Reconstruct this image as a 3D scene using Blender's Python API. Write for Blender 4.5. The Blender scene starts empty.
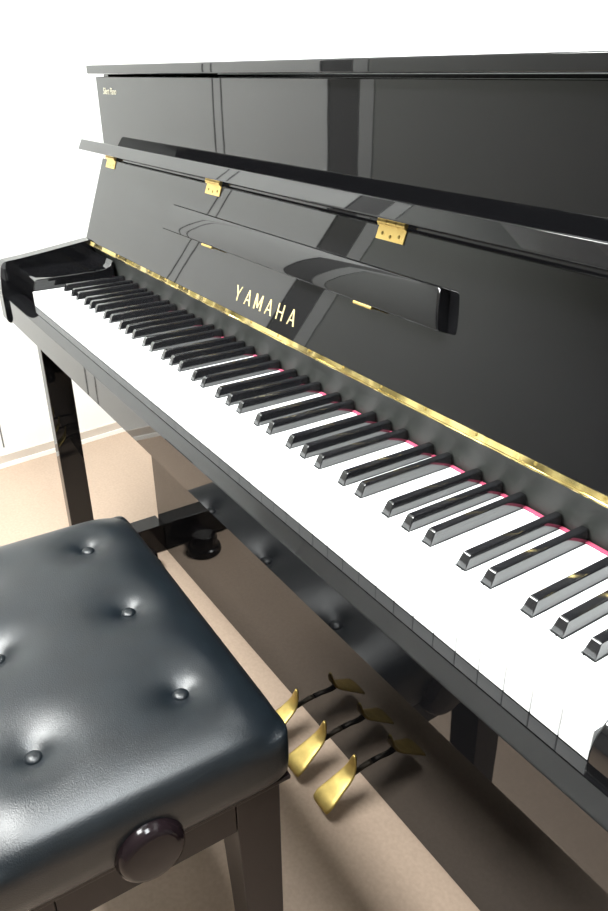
import bpy, bmesh, math, random
from mathutils import Vector, Matrix
S = bpy.context.scene
C = S.collection
random.seed(4)
FZ = -698.0                                  # floor height in the piano's own millimetres (0 = top of the white keys)
def W(x, y, z): return Vector((x/1000, y/1000, (z-FZ)/1000))

# ------------------------------------------------------------------ camera
cam = bpy.data.cameras.new('camera'); co = bpy.data.objects.new('camera', cam); C.objects.link(co)
cam.sensor_fit = 'VERTICAL'; cam.sensor_height = 36; cam.lens = 748.634/911*36; cam.clip_start = .01
yaw, pit, rol = -0.9952, -0.4751, -0.0081
d = Vector((math.sin(yaw)*math.cos(pit), math.cos(yaw)*math.cos(pit), math.sin(pit)))
rt = Vector((math.cos(yaw), -math.sin(yaw), 0)); up = rt.cross(d)
c_, s_ = math.cos(rol), math.sin(rol)
r2 = c_*rt + s_*up; u2 = -s_*rt + c_*up
co.matrix_world = Matrix.Translation(W(1399.2, -322.0, 354.6)) @ Matrix((r2, u2, -d)).transposed().to_4x4()
S.camera = co

# ------------------------------------------------------------------ world, light, exposure
wd = bpy.data.worlds.new('world'); S.world = wd; wd.use_nodes = True
wd.node_tree.nodes['Background'].inputs[0].default_value = (.9, .95, 1, 1)
wd.node_tree.nodes['Background'].inputs[1].default_value = .3
def area(name, loc, size, energy, col, rot=(0, 0, 0)):
    l = bpy.data.lights.new(name, 'AREA'); l.shape = 'RECTANGLE'; l.size, l.size_y = size
    l.energy = energy; l.color = col
    o = bpy.data.objects.new(name, l); C.objects.link(o); o.location = loc; o.rotation_euler = rot
    return o
area('ceiling_lamp_light', (0.40, -0.74, 2.15), (1.15, .40), 80, (.98, 1, .985))
area('ceiling_fill_up', (0.40, -0.74, 2.26), (1.15, .36), 26, (.98, 1, .985), (math.pi, 0, 0))  # added upward fill, brightens the ceiling that the lacquer mirrors
area('side_ceiling_lamp_light', (1.34, -0.16, 2.15), (.75, .30), 34, (.93, .98, 1))
S.view_settings.view_transform = 'Standard'; S.view_settings.look = 'None'
S.view_settings.exposure = 0.45; S.view_settings.gamma = 1; S.view_settings.use_curve_mapping = False

# ------------------------------------------------------------------ materials
def mat(name, col, rough=.5, metal=0, coat=0, noise=0, nscale=20, bump=0, bscale=200, bdet=3, ior=1.5, spec=.5, dist=.001, emit=0):
    m = bpy.data.materials.new(name); m.use_nodes = True
    nt = m.node_tree; b = nt.nodes['Principled BSDF']
    b.inputs['Base Color'].default_value = (*col, 1); b.inputs['Roughness'].default_value = rough
    b.inputs['Metallic'].default_value = metal; b.inputs['IOR'].default_value = ior
    b.inputs['Specular IOR Level'].default_value = spec
    b.inputs['Coat Weight'].default_value = coat; b.inputs['Coat Roughness'].default_value = .02
    tc = nt.nodes.new('ShaderNodeTexCoord')
    if noise:
        n = nt.nodes.new('ShaderNodeTexNoise'); n.inputs['Scale'].default_value = nscale; n.inputs['Detail'].default_value = 4
        r = nt.nodes.new('ShaderNodeValToRGB')
        r.color_ramp.elements[0].position = .3; r.color_ramp.elements[1].position = .7
        r.color_ramp.elements[0].color = (*[c*(1-noise) for c in col], 1); r.color_ramp.elements[1].color = (*[min(1, c*(1+noise)) for c in col], 1)
        nt.links.new(tc.outputs['Object'], n.inputs[0]); nt.links.new(n.outputs[0], r.inputs[0]); nt.links.new(r.outputs[0], b.inputs['Base Color'])
    if bump:
        n = nt.nodes.new('ShaderNodeTexNoise'); n.inputs['Scale'].default_value = bscale; n.inputs['Detail'].default_value = bdet
        bp = nt.nodes.new('ShaderNodeBump'); bp.inputs['Strength'].default_value = bump; bp.inputs['Distance'].default_value = dist
        nt.links.new(tc.outputs['Object'], n.inputs[0]); nt.links.new(n.outputs[0], bp.inputs['Height']); nt.links.new(bp.outputs[0], b.inputs['Normal'])
    if emit:
        b.inputs['Emission Color'].default_value = (*col, 1); b.inputs['Emission Strength'].default_value = emit
    return m
M = dict(
    lacquer=mat('black_polyester', (.004, .004, .0045), .02, bump=.012, bscale=6, dist=.01),
    satin=mat('satin_black', (.006, .005, .006), .25),
    strip=mat('name_strip_black', (.021, .024, .021), .64),
    white=mat('key_ivorite', (.86, .87, .87), .22),
    ebony=mat('key_ebony', (.008, .008, .009), .09, ior=1.8),
    felt=mat('red_felt', (.50, .07, .14), .9, bump=.4, bscale=900),
    brass=mat('brass', (.50, .40, .16), .26, 1, bump=1, bscale=18, bdet=0, dist=.035),
    plate=mat('brass_plate', (.78, .56, .20), .34, 1),
    brass2=mat('aged_brass', (.44, .33, .11), .42, 1, noise=.15, nscale=60),
    script=mat('script_gilt', (.55, .53, .42), .5, .3),
    gold=mat('gold_inlay', (.90, .74, .38), .35, .7),
    leather=mat('black_leather', (.004, .006, .008), .33, bump=.4, bscale=800, dist=.0006, noise=.2, nscale=30, spec=.38),
    wood=mat('bench_black', (.010, .006, .006), .34, spec=.2),
    knob=mat('knob_plastic', (.008, .005, .006), .14, spec=.18),
    toe=mat('toe_black', (.004, .003, .0035), .12, spec=.3),
    arm=mat('pedal_arm_dimmed', (.03, .024, .018), .4, .6),  # dark colour imitates the pedals' dim mirror image in the panel
    rubber=mat('caster_black', (.004, .003, .004), .2, spec=.25),
    wall=mat('wall_white', (.78, .79, .775), .6, bump=.05, bscale=150),
    wallgrey=mat('door_grey', (.34, .35, .33), .5),
    dark=mat('frame_dark', (.12, .12, .115), .5),
    seam=mat('seam_grey', (.12, .12, .12), .6),
    frame=mat('frame_pale', (.52, .53, .52), .5),
    base=mat('baseboard_cream', (.56, .50, .44), .5),
    basewhite=mat('baseboard_white', (.85, .84, .80), .4),
    floor=mat('floor_tan', (.385, .29, .22), .55, noise=.07, nscale=160, bump=.15, bscale=400),
    ceil=mat('ceiling_tile', (.78, .80, .79), .8),
    shade=mat('far_wall_shaded', (.22, .22, .21), .7),  # light falloff on the room's dim side, put into the wall colour
    lamp=mat('lamp_diffuser', (1, .98, .94), .5, emit=2.5),
    metal=mat('screw_brass', (.75, .58, .25), .3, 1),
)

# ------------------------------------------------------------------ helpers
ORG = {}
def link(name, bm, m, parent=None, smooth=False, bevel=0, seg=2, label=None):
    bmesh.ops.recalc_face_normals(bm, faces=bm.faces[:])
    co_ = [v.co for v in bm.verts]
    lo = Vector([min(v[i] for v in co_) for i in range(3)]); hi = Vector([max(v[i] for v in co_) for i in range(3)])
    c = (lo+hi)/2
    bmesh.ops.translate(bm, verts=bm.verts, vec=-c)
    me = bpy.data.meshes.new(name); bm.to_mesh(me); bm.free(); me.materials.append(m)
    o = bpy.data.objects.new(name, me); C.objects.link(o)
    base = Vector((0, 0, 0))
    if parent is not None: o.parent = parent; base = ORG[parent.name]
    o.location = c-base; ORG[o.name] = c
    if smooth:
        for p in me.polygons: p.use_smooth = True
    if bevel:
        b = o.modifiers.new('bevel', 'BEVEL'); b.width = bevel/1000; b.segments = seg; b.limit_method = 'ANGLE'; b.angle_limit = .6
        for p in me.polygons: p.use_smooth = True
        wn = o.modifiers.new('wn', 'WEIGHTED_NORMAL'); wn.keep_sharp = False
    if label: o['label'] = label
    return o
def box(bm, x0, x1, y0, y1, z0, z1):
    vs = [bm.verts.new(W(x, y, z)) for x in (x0, x1) for y in (y0, y1) for z in (z0, z1)]
    for f in ((0, 1, 3, 2), (4, 6, 7, 5), (0, 4, 5, 1), (2, 3, 7, 6), (0, 2, 6, 4), (1, 5, 7, 3)): bm.faces.new([vs[i] for i in f])
def B(x0, x1, y0, y1, z0, z1):
    bm = bmesh.new(); box(bm, x0, x1, y0, y1, z0, z1); return bm
def prism_x(bm, prof, x0, x1, fn=None):
    """profile in (y, z) extruded along x"""
    fn = fn or W
    a = [bm.verts.new(fn(x0, y, z)) for y, z in prof]; b = [bm.verts.new(fn(x1, y, z)) for y, z in prof]
    n = len(prof)
    for i in range(n): bm.faces.new((a[i], a[(i+1) % n], b[(i+1) % n], b[i]))
    bm.faces.new(a); bm.faces.new(b[::-1])
def PX(prof, x0, x1):
    bm = bmesh.new(); prism_x(bm, prof, x0, x1); return bm
def prism_z(bm, pts, z0, z1):
    a = [bm.verts.new(W(x, y, z0)) for x, y in pts]; b = [bm.verts.new(W(x, y, z1)) for x, y in pts]
    n = len(pts)
    for i in range(n): bm.faces.new((a[i], a[(i+1) % n], b[(i+1) % n], b[i]))
    bm.faces.new(a[::-1]); bm.faces.new(b)
def lathe(bm, centre, axis, prof, seg=32):
    """prof: (radius, height along axis) in mm; axis 'x' or 'z' or a Vector"""
    ax = {'x': Vector((1, 0, 0)), 'z': Vector((0, 0, 1))}.get(axis, axis) if isinstance(axis, str) else axis.normalized()
    t = ax.orthogonal().normalized(); b = ax.cross(t); rings = []
    for r, h in prof:
        rings.append([bm.verts.new(centre+ax*(h/1000)+(t*math.cos(2*math.pi*k/seg)+b*math.sin(2*math.pi*k/seg))*(max(r, .01)/1000)) for k in range(seg)])
    for i in range(len(rings)-1):
        for k in range(seg): bm.faces.new((rings[i][k], rings[i][(k+1) % seg], rings[i+1][(k+1) % seg], rings[i+1][k]))
    bm.faces.new(rings[0][::-1]); bm.faces.new(rings[-1])
def empty(name, loc, label, cat, rz=0):
    o = bpy.data.objects.new(name, None); C.objects.link(o); o.location = loc; o.rotation_euler.z = rz
    o.empty_display_size = .1; o['label'] = label; o['category'] = cat; ORG[o.name] = Vector(loc); return o
def struct(name, bm, m, label=None, bevel=0):
    o = link(name, bm, m, bevel=bevel); o['kind'] = 'structure'
    if label: o['label'] = label
    return o

# ------------------------------------------------------------------ the room
X0, X1, Y0, Y1, H = -1100, 2700, -3000, 470, 2400
def wx(y): return -762-(y+6)*0.1013          # the left wall runs slightly askew to the piano
struct('floor', B(X0, X1, Y0-100, Y1+100, FZ-60, FZ), M['floor'], 'tan carpet-tile floor under piano and bench')
struct('ceiling', B(X0, X1, Y0-100, Y1+100, FZ+H, FZ+H+60), M['ceil'])
struct('wall_back', B(X0, X1, Y1, Y1+100, FZ, FZ+H), M['wall'], 'plain white wall behind the piano')
struct('wall_right', B(X1-50, X1+50, Y0, Y1, FZ, FZ+H), M['shade'])
struct('wall_front', B(X0, X1, Y0-100, Y0, FZ, FZ+H), M['shade'])
def strip(y0, y1, z0, z1, off0, off1):       # a slab standing on the left wall's face, from off0 to off1 in front of it
    bm = bmesh.new(); pts = [(wx(y0)+off0, y0), (wx(y0)+off1, y0), (wx(y1)+off1, y1), (wx(y1)+off0, y1)]
    prism_z(bm, pts, z0, z1); return bm
struct('wall_left', strip(Y0, Y1, FZ, FZ+H, -80, 0), M['wall'], 'white panelled wall beside the piano')
for i, (a, b) in enumerate(((14, 18), (-333, -329.5), (-358, -354.5))):
    struct('trim_%d' % (i+1), strip(a, b, FZ+60, FZ+H-1, .1, 1.2), M['seam'])
struct('trim_4', strip(-805, -704, FZ+60, FZ+H-1, .2, 14), M['dark'])
struct('trim_5', strip(-855, -806, FZ+60, FZ+H-1, .2, 18), M['frame'])
struct('door_1', strip(-2998, -869, FZ+8, FZ+2050, .2, 10), M['wallgrey'])
struct('baseboard_left', strip(-700, Y1, FZ+14, FZ+38, .3, 7), M['base'], 'cream strip along the foot of the white wall')
struct('trim_6', strip(-700, Y1, FZ, FZ+13, .3, 11), M['basewhite'], 'white bead along the floor')
for nm, x, y, hw, hd, lab in (('ceiling_lamp', 400, -740, 600, 205, 'long ceiling lamp hanging over the bench'), ('ceiling_lamp', 1340, -160, 390, 160, 'short ceiling lamp hanging close to the piano')):
    t = empty(nm, W(x, y, FZ+H), lab, 'lamp')
    bm = bmesh.new()
    for cx_ in (x-hw*.7, x+hw*.7): lathe(bm, W(cx_, y, FZ+H-160), 'z', [(4, 0), (4, 159)], 10)
    for a in ((x-hw-20, x-hw, y-hd-15, y+hd+15), (x+hw, x+hw+20, y-hd-15, y+hd+15), (x-hw, x+hw, y-hd-15, y-hd), (x-hw, x+hw, y+hd, y+hd+15)): box(bm, *a, FZ+H-240, FZ+H-150)
    box(bm, x-hw, x+hw, y-hd, y+hd, FZ+H-180, FZ+H-160)
    link('frame', bm, M['basewhite'], t)
    link('diffuser', B(x-hw, x+hw, y-hd, y+hd, FZ+H-238, FZ+H-228), M['lamp'], t)

# ------------------------------------------------------------------ the piano
XL, XR = -137.0, 1362.0
piano = empty('upright_piano', W(612, 240, FZ), 'black glossy upright piano with open fallboard and gold YAMAHA lettering', 'piano')
P = lambda *a, **k: link(*a, parent=piano, **k)
lac = M['lacquer']
P('lid', B(XL-6, XR+6, 199.7, 462, 351.5, 366), lac, bevel=2, seg=3)
P('upper_panel', B(XL, XR, 213.7, 229.5, -20, 347), lac, bevel=1.2)
for a in ((XL, XL+24), (XR-24, XR)): P('side_panel', PX([(230, -20), (230, 351), (460, 351), (460, FZ+30), (300, FZ+30), (300, -20)], *a), lac, bevel=1)
P('back_panel', B(XL+25, XR-25, 440, 460, FZ+30, 349), M['satin'])
P('lower_panel', B(XL+24, XR-24, 230, 248, FZ+1, -84.5), lac, bevel=1)
P('key_bed', B(XL+31, XR-31, 2, 229.5, -80, -30), M['satin'])
slip = [(-.4, -77), (-.4, -26.1), (-10.3, -26.1), (-10.5, -27.6), (-11.2, -27.6), (-11.4, -26.2), (-25.4, -31.2), (-26.2, -32), (-26.2, -76), (-25, -77)]
P('key_slip', PX(slip, XL+31, XR-31), lac)
# arms with the sloping top and rounded nose
arm = [(229, -80), (213, -80), (213, 60), (149, 58), (100, 51), (50, 44), (10, 39)]
arm += [(-12-14*math.sin(t), 23+14*math.cos(t)) for t in (0, .35, .7, 1.05, 1.4)] + [(-29, 10), (-32, -20), (-32, -72)]
arm += [(-32+7*(1-math.cos(t)), -72-9*math.sin(t)) for t in (.5, 1.0, 1.5)]
for a, b in ((XL, XL+30), (XR-30, XR)): P('arm', PX(arm, a, b), lac, bevel=2.5, seg=3)
kb = [(5, -26), (4, 6), (8, 18), (14, 20), (125, 20), (140, 22), (150, 26), (158, 36), (158, -26)]
P('key_block', PX(kb, XL+31, -2), lac, bevel=1.5)
kb2 = [(-9, -25.5), (-9, -8), (-5, 4), (3, 12), (14, 15), (158, 15), (158, -25.5)]
P('key_block', PX(kb2, 1225.5, XR-31), lac, bevel=2.0)
# the curved strip behind the keys and the long brass hinge
cove = [(167, -3), (166.4, 8), (164.8, 18), (162.2, 28), (158.5, 38), (154, 46.5), (158, 49), (172, 49), (184, 30), (186, -3)]
P('name_strip', PX(cove, XL+31, XR-31), M['strip'], bevel=.4)
P('felt_strip', B(0, 1225, 161.2, 165.2, -6, .8), M['felt'])
# white keys
whites = 'ABCDEFG'
occ = {'C': 20.6, 'D': 48, 'F': 89, 'G': 116.5, 'A': 143.9}
blacks = [-117.5+143.9+0.0]
for o_ in range(7):
    for k in 'CDFGA': blacks.append(47+o_*164.5+occ[k])
g = .3
for i in range(52):
    x0, x1 = i*23.5+g, (i+1)*23.5-g
    l = r = None
    for b in blacks:
        if abs(b-i*23.5) < 9.5: l = b+6.3
        if abs(b-(i+1)*23.5) < 9.5: r = b-6.3
    pts = [(x0, 0), (x1, 0)]
    pts += [(x1, 49), (r, 49), (r, 161)] if r else [(x1, 161)]
    pts += [(l, 161), (l, 49), (x0, 49)] if l else [(x0, 161)]
    bm = bmesh.new(); prism_z(bm, pts, -26, 0)
    P('white_key', bm, M['white'], bevel=.7, seg=2)
for b in blacks:
    bm = bmesh.new()
    r1 = [(b-5.8, 50.5, -5), (b+5.8, 50.5, -5), (b+5.8, 165.4, -5), (b-5.8, 165.4, -5)]
    r2_ = [(b-5.5, 50.5, 1), (b+5.5, 50.5, 1), (b+5.5, 165.4, 1), (b-5.5, 165.4, 1)]
    r3 = [(b-4.1, 55, 10.6), (b+4.1, 55, 10.6), (b+4.1, 165.4, 10.6), (b-4.1, 165.4, 10.6)]
    r4 = [(b-3.4, 57.5, 12), (b+3.4, 57.5, 12), (b+3.4, 165.4, 12), (b-3.4, 165.4, 12)]
    R = [[bm.verts.new(W(*p)) for p in q] for q in (r1, r2_, r3, r4)]
    for i in range(3):
        for k in range(4): bm.faces.new((R[i][k], R[i][(k+1) % 4], R[i+1][(k+1) % 4], R[i+1][k]))
    bm.faces.new(R[0][::-1]); bm.faces.new(R[3])
    P('black_key', bm, M['ebony'], bevel=.9, seg=2)

# the open fallboard: leaf plane from the long hinge up to the rail
A0 = (151.65, 50.1); V = (.3446, .9388); N = (-.9388, .3446)
def LF(x, s, off=0): return W(x, A0[0]+V[0]*s+N[0]*off, A0[1]+V[1]*s+N[1]*off)
def lbox(bm, x0, x1, s0, s1, o0, o1):
    vs = [bm.verts.new(LF(x, s, o)) for x in (x0, x1) for s in (s0, s1) for o in (o0, o1)]
    for f in ((0, 1, 3, 2), (4, 6, 7, 5), (0, 4, 5, 1), (2, 3, 7, 6), (0, 2, 6, 4), (1, 5, 7, 3)): bm.faces.new([vs[i] for i in f])
bm = bmesh.new(); lbox(bm, XL, XR, 0, 164.5, -11, 0)
fall = P('fallboard', bm, lac, bevel=.8)
bm = bmesh.new()
lbox(bm, XL+6, XR-6, -1.8, 5.6, .1, 1.1)
n = 100
lathe(bm, LF(XL+8, -1.2, 1.2), Vector((1, 0, 0)), [(1.2, 0), (1.2, XR-XL-16)], 8)
gh = link('continuous_hinge', bm, M['brass'], fall)
gh['label'] = 'long brass hinge'
k = 47
while k < 1300:
    bm = bmesh.new(); lathe(bm, LF(k, 3.8, 1.1), Vector((0, N[0], N[1])), [(1.9, 0), (1.8, .3), (1.0, .4)], 10)
    link('screw', bm, M['brass2'], fall); k += 70.4
# rail
rail = [(162.5, 223.5), (163.2, 225), (170.5, 240.2), (172.5, 241), (176, 239), (188, 222), (207, 213), (208, 209.2)]
P('fallboard_rail', PX(rail, XL, XR), lac, bevel=.8)
for hx in (-84, 345, 762, 1180):
    bm = bmesh.new(); lbox(bm, hx-23, hx+23, 149.5, 163.6, .1, 1.3)
    lbox(bm, hx-23, hx+23, 163.6, 166.5, 1.0, 4.0)
    for q in range(3): lathe(bm, LF(hx-23+q*15.6, 167.2, 3.4), Vector((1, 0, 0)), [(2.6, 0), (2.6, 14.6)], 12)
    h = link('hinge', bm, M['plate'], fall, label='square brass hinge')
    bm = bmesh.new()
    for q, s in ((-14, 156), (0, 154), (14, 156)): lathe(bm, LF(hx+q, s, 1.3), Vector((0, N[0], N[1])), [(2, 0), (1.8, .4), (.9, .7)], 10)
    bm_ = link('hinge_screws', bm, M['brass2'], fall)
# music desk
prof = [(79.5, .3), (79.5, 13.4), (80.2, 14.4), (86, 15.6), (94, 16.2), (103, 16.2), (112, 15.8), (118.5, 15), (120.4, 13.6), (120.9, 10), (120.6, .3)]
bm = bmesh.new(); ra = []
for xa, xb, f in ((233, 253, 1), (290, 290, 1), (840, 840, 1), (882, 868, 1), (885, 871, .93)):       # (x at the hinge edge, x at the free edge)
    ra.append([bm.verts.new(LF(xa+(xb-xa)*(s-79.5)/41, 100+(s-100)*(1 if f == 1 else .95), o*f)) for s, o in prof])
nn = len(prof)
for i in range(4):
    for q in range(nn): bm.faces.new((ra[i][q], ra[i][(q+1) % nn], ra[i+1][(q+1) % nn], ra[i+1][q]))
bm.faces.new(ra[0]); bm.faces.new(ra[-1][::-1])
desk = P('music_desk', bm, lac, bevel=.9)
for hx in (390, 765):
    bm = bmesh.new(); lbox(bm, hx-16, hx+16, 77.4, 79.2, .2, 11)
    lathe(bm, LF(hx-16, 78, 12), Vector((1, 0, 0)), [(1.9, 0), (1.9, 32)], 10)
    link('hinge', bm, M['plate'], desk, label='small brass hinge')
# lettering, letter strokes in a unit box
def stroke(p, q, w0, w1):
    dx, dy = q[0]-p[0], q[1]-p[1]
    # horizontal cut ends
    if abs(dy) > .3: return [(p[0]-w0/2, p[1]), (p[0]+w0/2, p[1]), (q[0]+w1/2, q[1]), (q[0]-w1/2, q[1])]
    return [(p[0], p[1]-w0/2), (q[0], q[1]-w0/2), (q[0], q[1]+w1/2), (p[0], p[1]+w1/2)]
t_ = .17
letters = {
 'Y': [((.5, 0), (.5, .45), t_, t_), ((.5, .40), (.06, 1), t_, t_), ((.5, .40), (.94, 1), t_*.8, t_*.8)],
 'A': [((.04, 0), (.5, 1), t_*.8, t_*.8), ((.96, 0), (.5, 1), t_*1.2, t_*1.1), ((.22, .32), (.78, .32), .09, .09)],
 'M': [((.07, 0), (.09, 1), t_, t_), ((.93, 0), (.91, 1), t_*1.1, t_), ((.5, .12), (.10, 1), t_, t_), ((.5, .12), (.90, 1), t_*.8, t_*.8)],
 'H': [((.1, 0), (.1, 1), t_, t_), ((.9, 0), (.9, 1), t_, t_), ((.1, .5), (.9, .5), .1, .1)]}
def add_letters(word, x0, pitch, w, s0, h):
    bm = bmesh.new()
    for i, ch in enumerate(word):
        for j, st in enumerate(letters[ch]):
            wch = w*(1.2 if ch == 'M' else 1)
            poly = stroke(*st); top = .5+.03*j
            a = [bm.verts.new(LF(x0+i*pitch+(px-.5)*wch, s0+py*h, .02)) for px, py in poly]
            b = [bm.verts.new(LF(x0+i*pitch+(px-.5)*wch, s0+py*h, top)) for px, py in poly]
            for q in range(4): bm.faces.new((a[q], a[(q+1) % 4], b[(q+1) % 4], b[q]))
            bm.faces.new(a[::-1]); bm.faces.new(b)
    return bm
link('lettering', add_letters('YAMAHA', 489, 27.7, 15.5, 21.8, 20.5), M['gold'], fall, label='gold inlaid YAMAHA lettering')
# small gilt script in the corner of the upper panel
cu = bpy.data.curves.new('script', 'FONT'); cu.body = 'Silent Piano'; cu.size = .016; cu.shear = .35; cu.extrude = .0002; cu.space_character = .95
to = bpy.data.objects.new('script', cu); C.objects.link(to)
dg = bpy.context.evaluated_depsgraph_get(); me = bpy.data.meshes.new_from_object(to.evaluated_get(dg))
bpy.data.objects.remove(to)
bm = bmesh.new(); bm.from_mesh(me)
bmesh.ops.transform(bm, verts=bm.verts, matrix=Matrix.Translation(W(-104, 213.3, 318)) @ Matrix.Rotation(math.pi/2, 4, 'X') @ Matrix.Diagonal((.95, 1, 1, 1)))
up_ = [c for c in piano.children if c.name.startswith('upper_panel')][0]
link('script_lettering', bm, M['script'], up_, label='small gold script lettering')
# legs and toe blocks
for a, b in ((XL, XL+50), (XR-50, XR)):
    P('leg', B(*((-108, -80) if a < 0 else (1305, 1333)), 15, 66, FZ+2, -80.5), lac, bevel=1.5)
    P('toe_block', B(*((-130, -78) if a < 0 else (1303, 1355)), 15 if 0 else 66.3, 229.6, FZ+4, -622), M['toe'], bevel=1.5)
for x in (-26, 1251):
    bm = bmesh.new(); lathe(bm, W(x, 152, FZ), 'z', [(40, .5), (42, 6), (40, 16), (34, 20), (33, 40), (28, 50), (12, 54)], 36)
    box(bm, min(x, x-50 if x < 0 else x), max(x, x+50 if x > 0 else x), 140, 164, FZ+30, FZ+52)
    P('caster', bm, M['rubber'], bevel=1.2)
# pedals
path = [(129, -677, 36), (131, -671, 42), (138, -665, 44), (150, -658, 40), (163, -650, 35), (175, -643, 31), (184, -636, 27), (190, -626, 20), (193, -614, 13), (194.5, -604, 5)]
path2 = [(184, -641, 12), (193, -643, 10), (204, -642, 9), (216, -640, 9), (229.5, -640, 10)]

def sweep(px, path, th0):
    bm = bmesh.new(); rings = []; pts = []
    for i in range(len(path)-1):
        for t in (0, .5): pts.append([path[i][k]*(1-t)+path[i+1][k]*t for k in range(3)])
    pts.append(list(path[-1]))
    for i, (y, z, w) in enumerate(pts):
        a = pts[max(0, i-1)]; b = pts[min(len(pts)-1, i+1)]
        ty, tz = b[0]-a[0], b[1]-a[1]; L = math.hypot(ty, tz); ny, nz = -tz/L, ty/L
        th = th0 if 0 < i < len(pts)-1 else th0*.7
        ring = []
        for k in range(16):
            an = 2*math.pi*k/16
            cx_ = math.copysign(abs(math.cos(an))**.6, math.cos(an))*w/2; cn = math.copysign(abs(math.sin(an))**.8, math.sin(an))*th
            ring.append(bm.verts.new(W(px+cx_, y+ny*cn, z+nz*cn)))
        rings.append(ring)
    for i in range(len(rings)-1):
        for k in range(16): bm.faces.new((rings[i][k], rings[i][(k+1) % 16], rings[i+1][(k+1) % 16], rings[i+1][k]))
    bm.faces.new(rings[0]); bm.faces.new(rings[-1][::-1])
    return bm
for px in (574, 660, 743):
    pd = P('pedal', sweep(px, path, 3.0), M['brass2'], smooth=True, label='brass pedal')
    link('pedal_arm', sweep(px, path2, 3.2), M['arm'], pd, smooth=True, label='pedal arm coloured dark like a dim reflection')

# ------------------------------------------------------------------ the bench
BX, BY = 713.0, -193.0
bench = empty('piano_bench', W(BX, BY, FZ), 'black piano bench with buttoned leather seat and side height knobs', 'bench', rz=math.radians(-1.3))
Q = lambda *a, **k: link(*a, parent=bench, **k)
HX, HY, ZT, ZB = 243.0, 153.0, -192.0, -272.0
btn = [(dx, dy) for dx in (-157, -6, 144) for dy in (74, -72)]
def sgp(v, p): return math.copysign(abs(v)**p, v)
bm = bmesh.new()
rn, sg = 90, 288
def outline(a, hx, hy, r):
    """rounded rectangle, by angle"""
    ex = 16.0
    c, s = math.cos(a), math.sin(a)
    k = (abs(c/hx)**ex+abs(s/hy)**ex)**(-1/ex)
    return c*k, s*k
angs = []
for k in range(sg):
    # even spacing along the perimeter
    t = k/sg*4; side = int(t); f = t-side
    cor = [math.atan2(-HY, HX), math.atan2(HY, HX), math.atan2(HY, -HX), math.atan2(-HY, -HX)+2*math.pi]
    p = [(HX, -HY+2*HY*f), (HX-2*HX*f, HY), (-HX, HY-2*HY*f), (-HX+2*HX*f, -HY)][side]
    angs.append(math.atan2(p[1], p[0]))
def zed(x, y, rim):
    z = ZT-2
    z += 5*(1-(x/HX)**2)*(1-(y/HY)**2)
    for bx_, by_ in btn:
        r = math.hypot(x-bx_, y-by_)
        z -= 6*math.exp(-(r/14)**2)+9.5*math.exp(-(r/36)**2)
    return z
rings = []
centre = bm.verts.new(W(BX, BY, zed(0, 0, 0)))
for i in range(1, rn+1):
    f = i/rn; rg = []
    for a in angs:
        ox, oy = outline(a, HX, HY, 0)
        x, y = ox*f, oy*f
        RW = 78
        dxe, dye = HX-abs(x), HY-abs(y)
        p = 3.0
        tx, ty = max(0, 1-dxe/RW), max(0, 1-dye/RW); t = min(1, (tx**p+ty**p)**(1/p))
        ux, uy = max(0, 1-dxe/15), max(0, 1-dye/15); u = min(1, (ux**p+uy**p)**(1/p))
        rg.append(bm.verts.new(W(BX+x, BY+y, zed(x, y, 0)-19*t**3-12*(1-math.sqrt(max(0, 1-u*u))))))
    rings.append(rg)
for k_, (sc_, z) in enumerate(((1.003, -232), (1.004, -250), (1.0, -264), (.985, -271), (.96, -273))):
    rings.append([bm.verts.new(W(BX+outline(a, HX, HY, 0)[0]*sc_, BY+outline(a, HX, HY, 0)[1]*sc_, z)) for a in angs])
for k in range(sg): bm.faces.new((centre, rings[0][k], rings[0][(k+1) % sg]))
for i in range(len(rings)-1):
    for k in range(sg): bm.faces.new((rings[i][k], rings[i+1][k], rings[i+1][(k+1) % sg], rings[i][(k+1) % sg]))
bm.faces.new(rings[-1])
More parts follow.
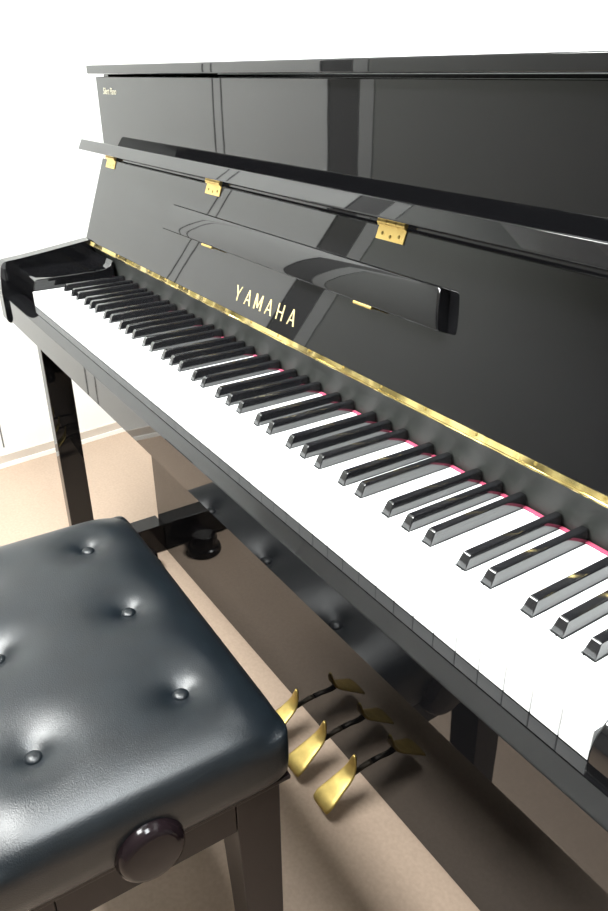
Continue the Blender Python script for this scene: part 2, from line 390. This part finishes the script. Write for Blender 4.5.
seat = Q('seat_cushion', bm, M['leather'], smooth=True)
for bx_, by_ in btn:
    bm = bmesh.new(); z = zed(bx_, by_, 0)
    lathe(bm, W(BX+bx_, BY+by_, z-1), 'z', [(7.5, 0), (8.6, 1.6), (8.6, 3.2), (7, 5), (4.5, 6.2), (1.5, 6.7)], 24)
    link('button', bm, M['leather'], seat, smooth=True)
Q('seat_board', B(BX-HX+6, BX+HX-6, BY-HY+6, BY+HY-6, -279, -273.3), M['wood'], bevel=1)
ax, ay = 228, 139
for a in ((BX-ax, BX+ax, BY+ay-18, BY+ay), (BX-ax, BX+ax, BY-ay, BY-ay+18)): Q('apron', B(a[0]+50, a[1]-50, a[2], a[3], -330, -279.5), M['wood'], bevel=1)
for a in ((BX+ax-19, BX+ax-1), (BX-ax+1, BX-ax+19)): Q('apron', B(*a, BY-ay+50, BY+ay-50, -330, -279.5), M['wood'], bevel=1)
for sx in (-1, 1):
    for sy in (-1, 1):
        bm = bmesh.new()
        ox, oy = BX+sx*ax, BY+sy*ay
        tops = [(ox, oy), (ox-sx*49.5, oy), (ox-sx*49.5, oy-sy*49.5), (ox, oy-sy*49.5)]
        bots = [(ox, oy), (ox-sx*38, oy), (ox-sx*38, oy-sy*36), (ox, oy-sy*36)]
        a = [bm.verts.new(W(x, y, -279.5)) for x, y in tops]; a2 = [bm.verts.new(W(x, y, -332)) for x, y in tops]; b = [bm.verts.new(W(x, y, FZ+.5)) for x, y in bots]
        for R1, R2 in ((a, a2), (a2, b)):
            for k in range(4): bm.faces.new((R1[k], R1[(k+1) % 4], R2[(k+1) % 4], R2[k]))
        bm.faces.new(a); bm.faces.new(b[::-1])
        Q('leg', bm, M['wood'], bevel=1.5)
for sx in (1, -1):
    bm = bmesh.new()
    lathe(bm, W(BX+sx*(ax-1), BY-4, -264), Vector((sx, 0, 0)), [(12, 0.2), (12, 4), (28, 5), (32, 9), (33, 16), (31, 24), (28, 27.5), (24, 29), (2, 28)], 40)
    Q('knob', bm, M['knob'], smooth=True)
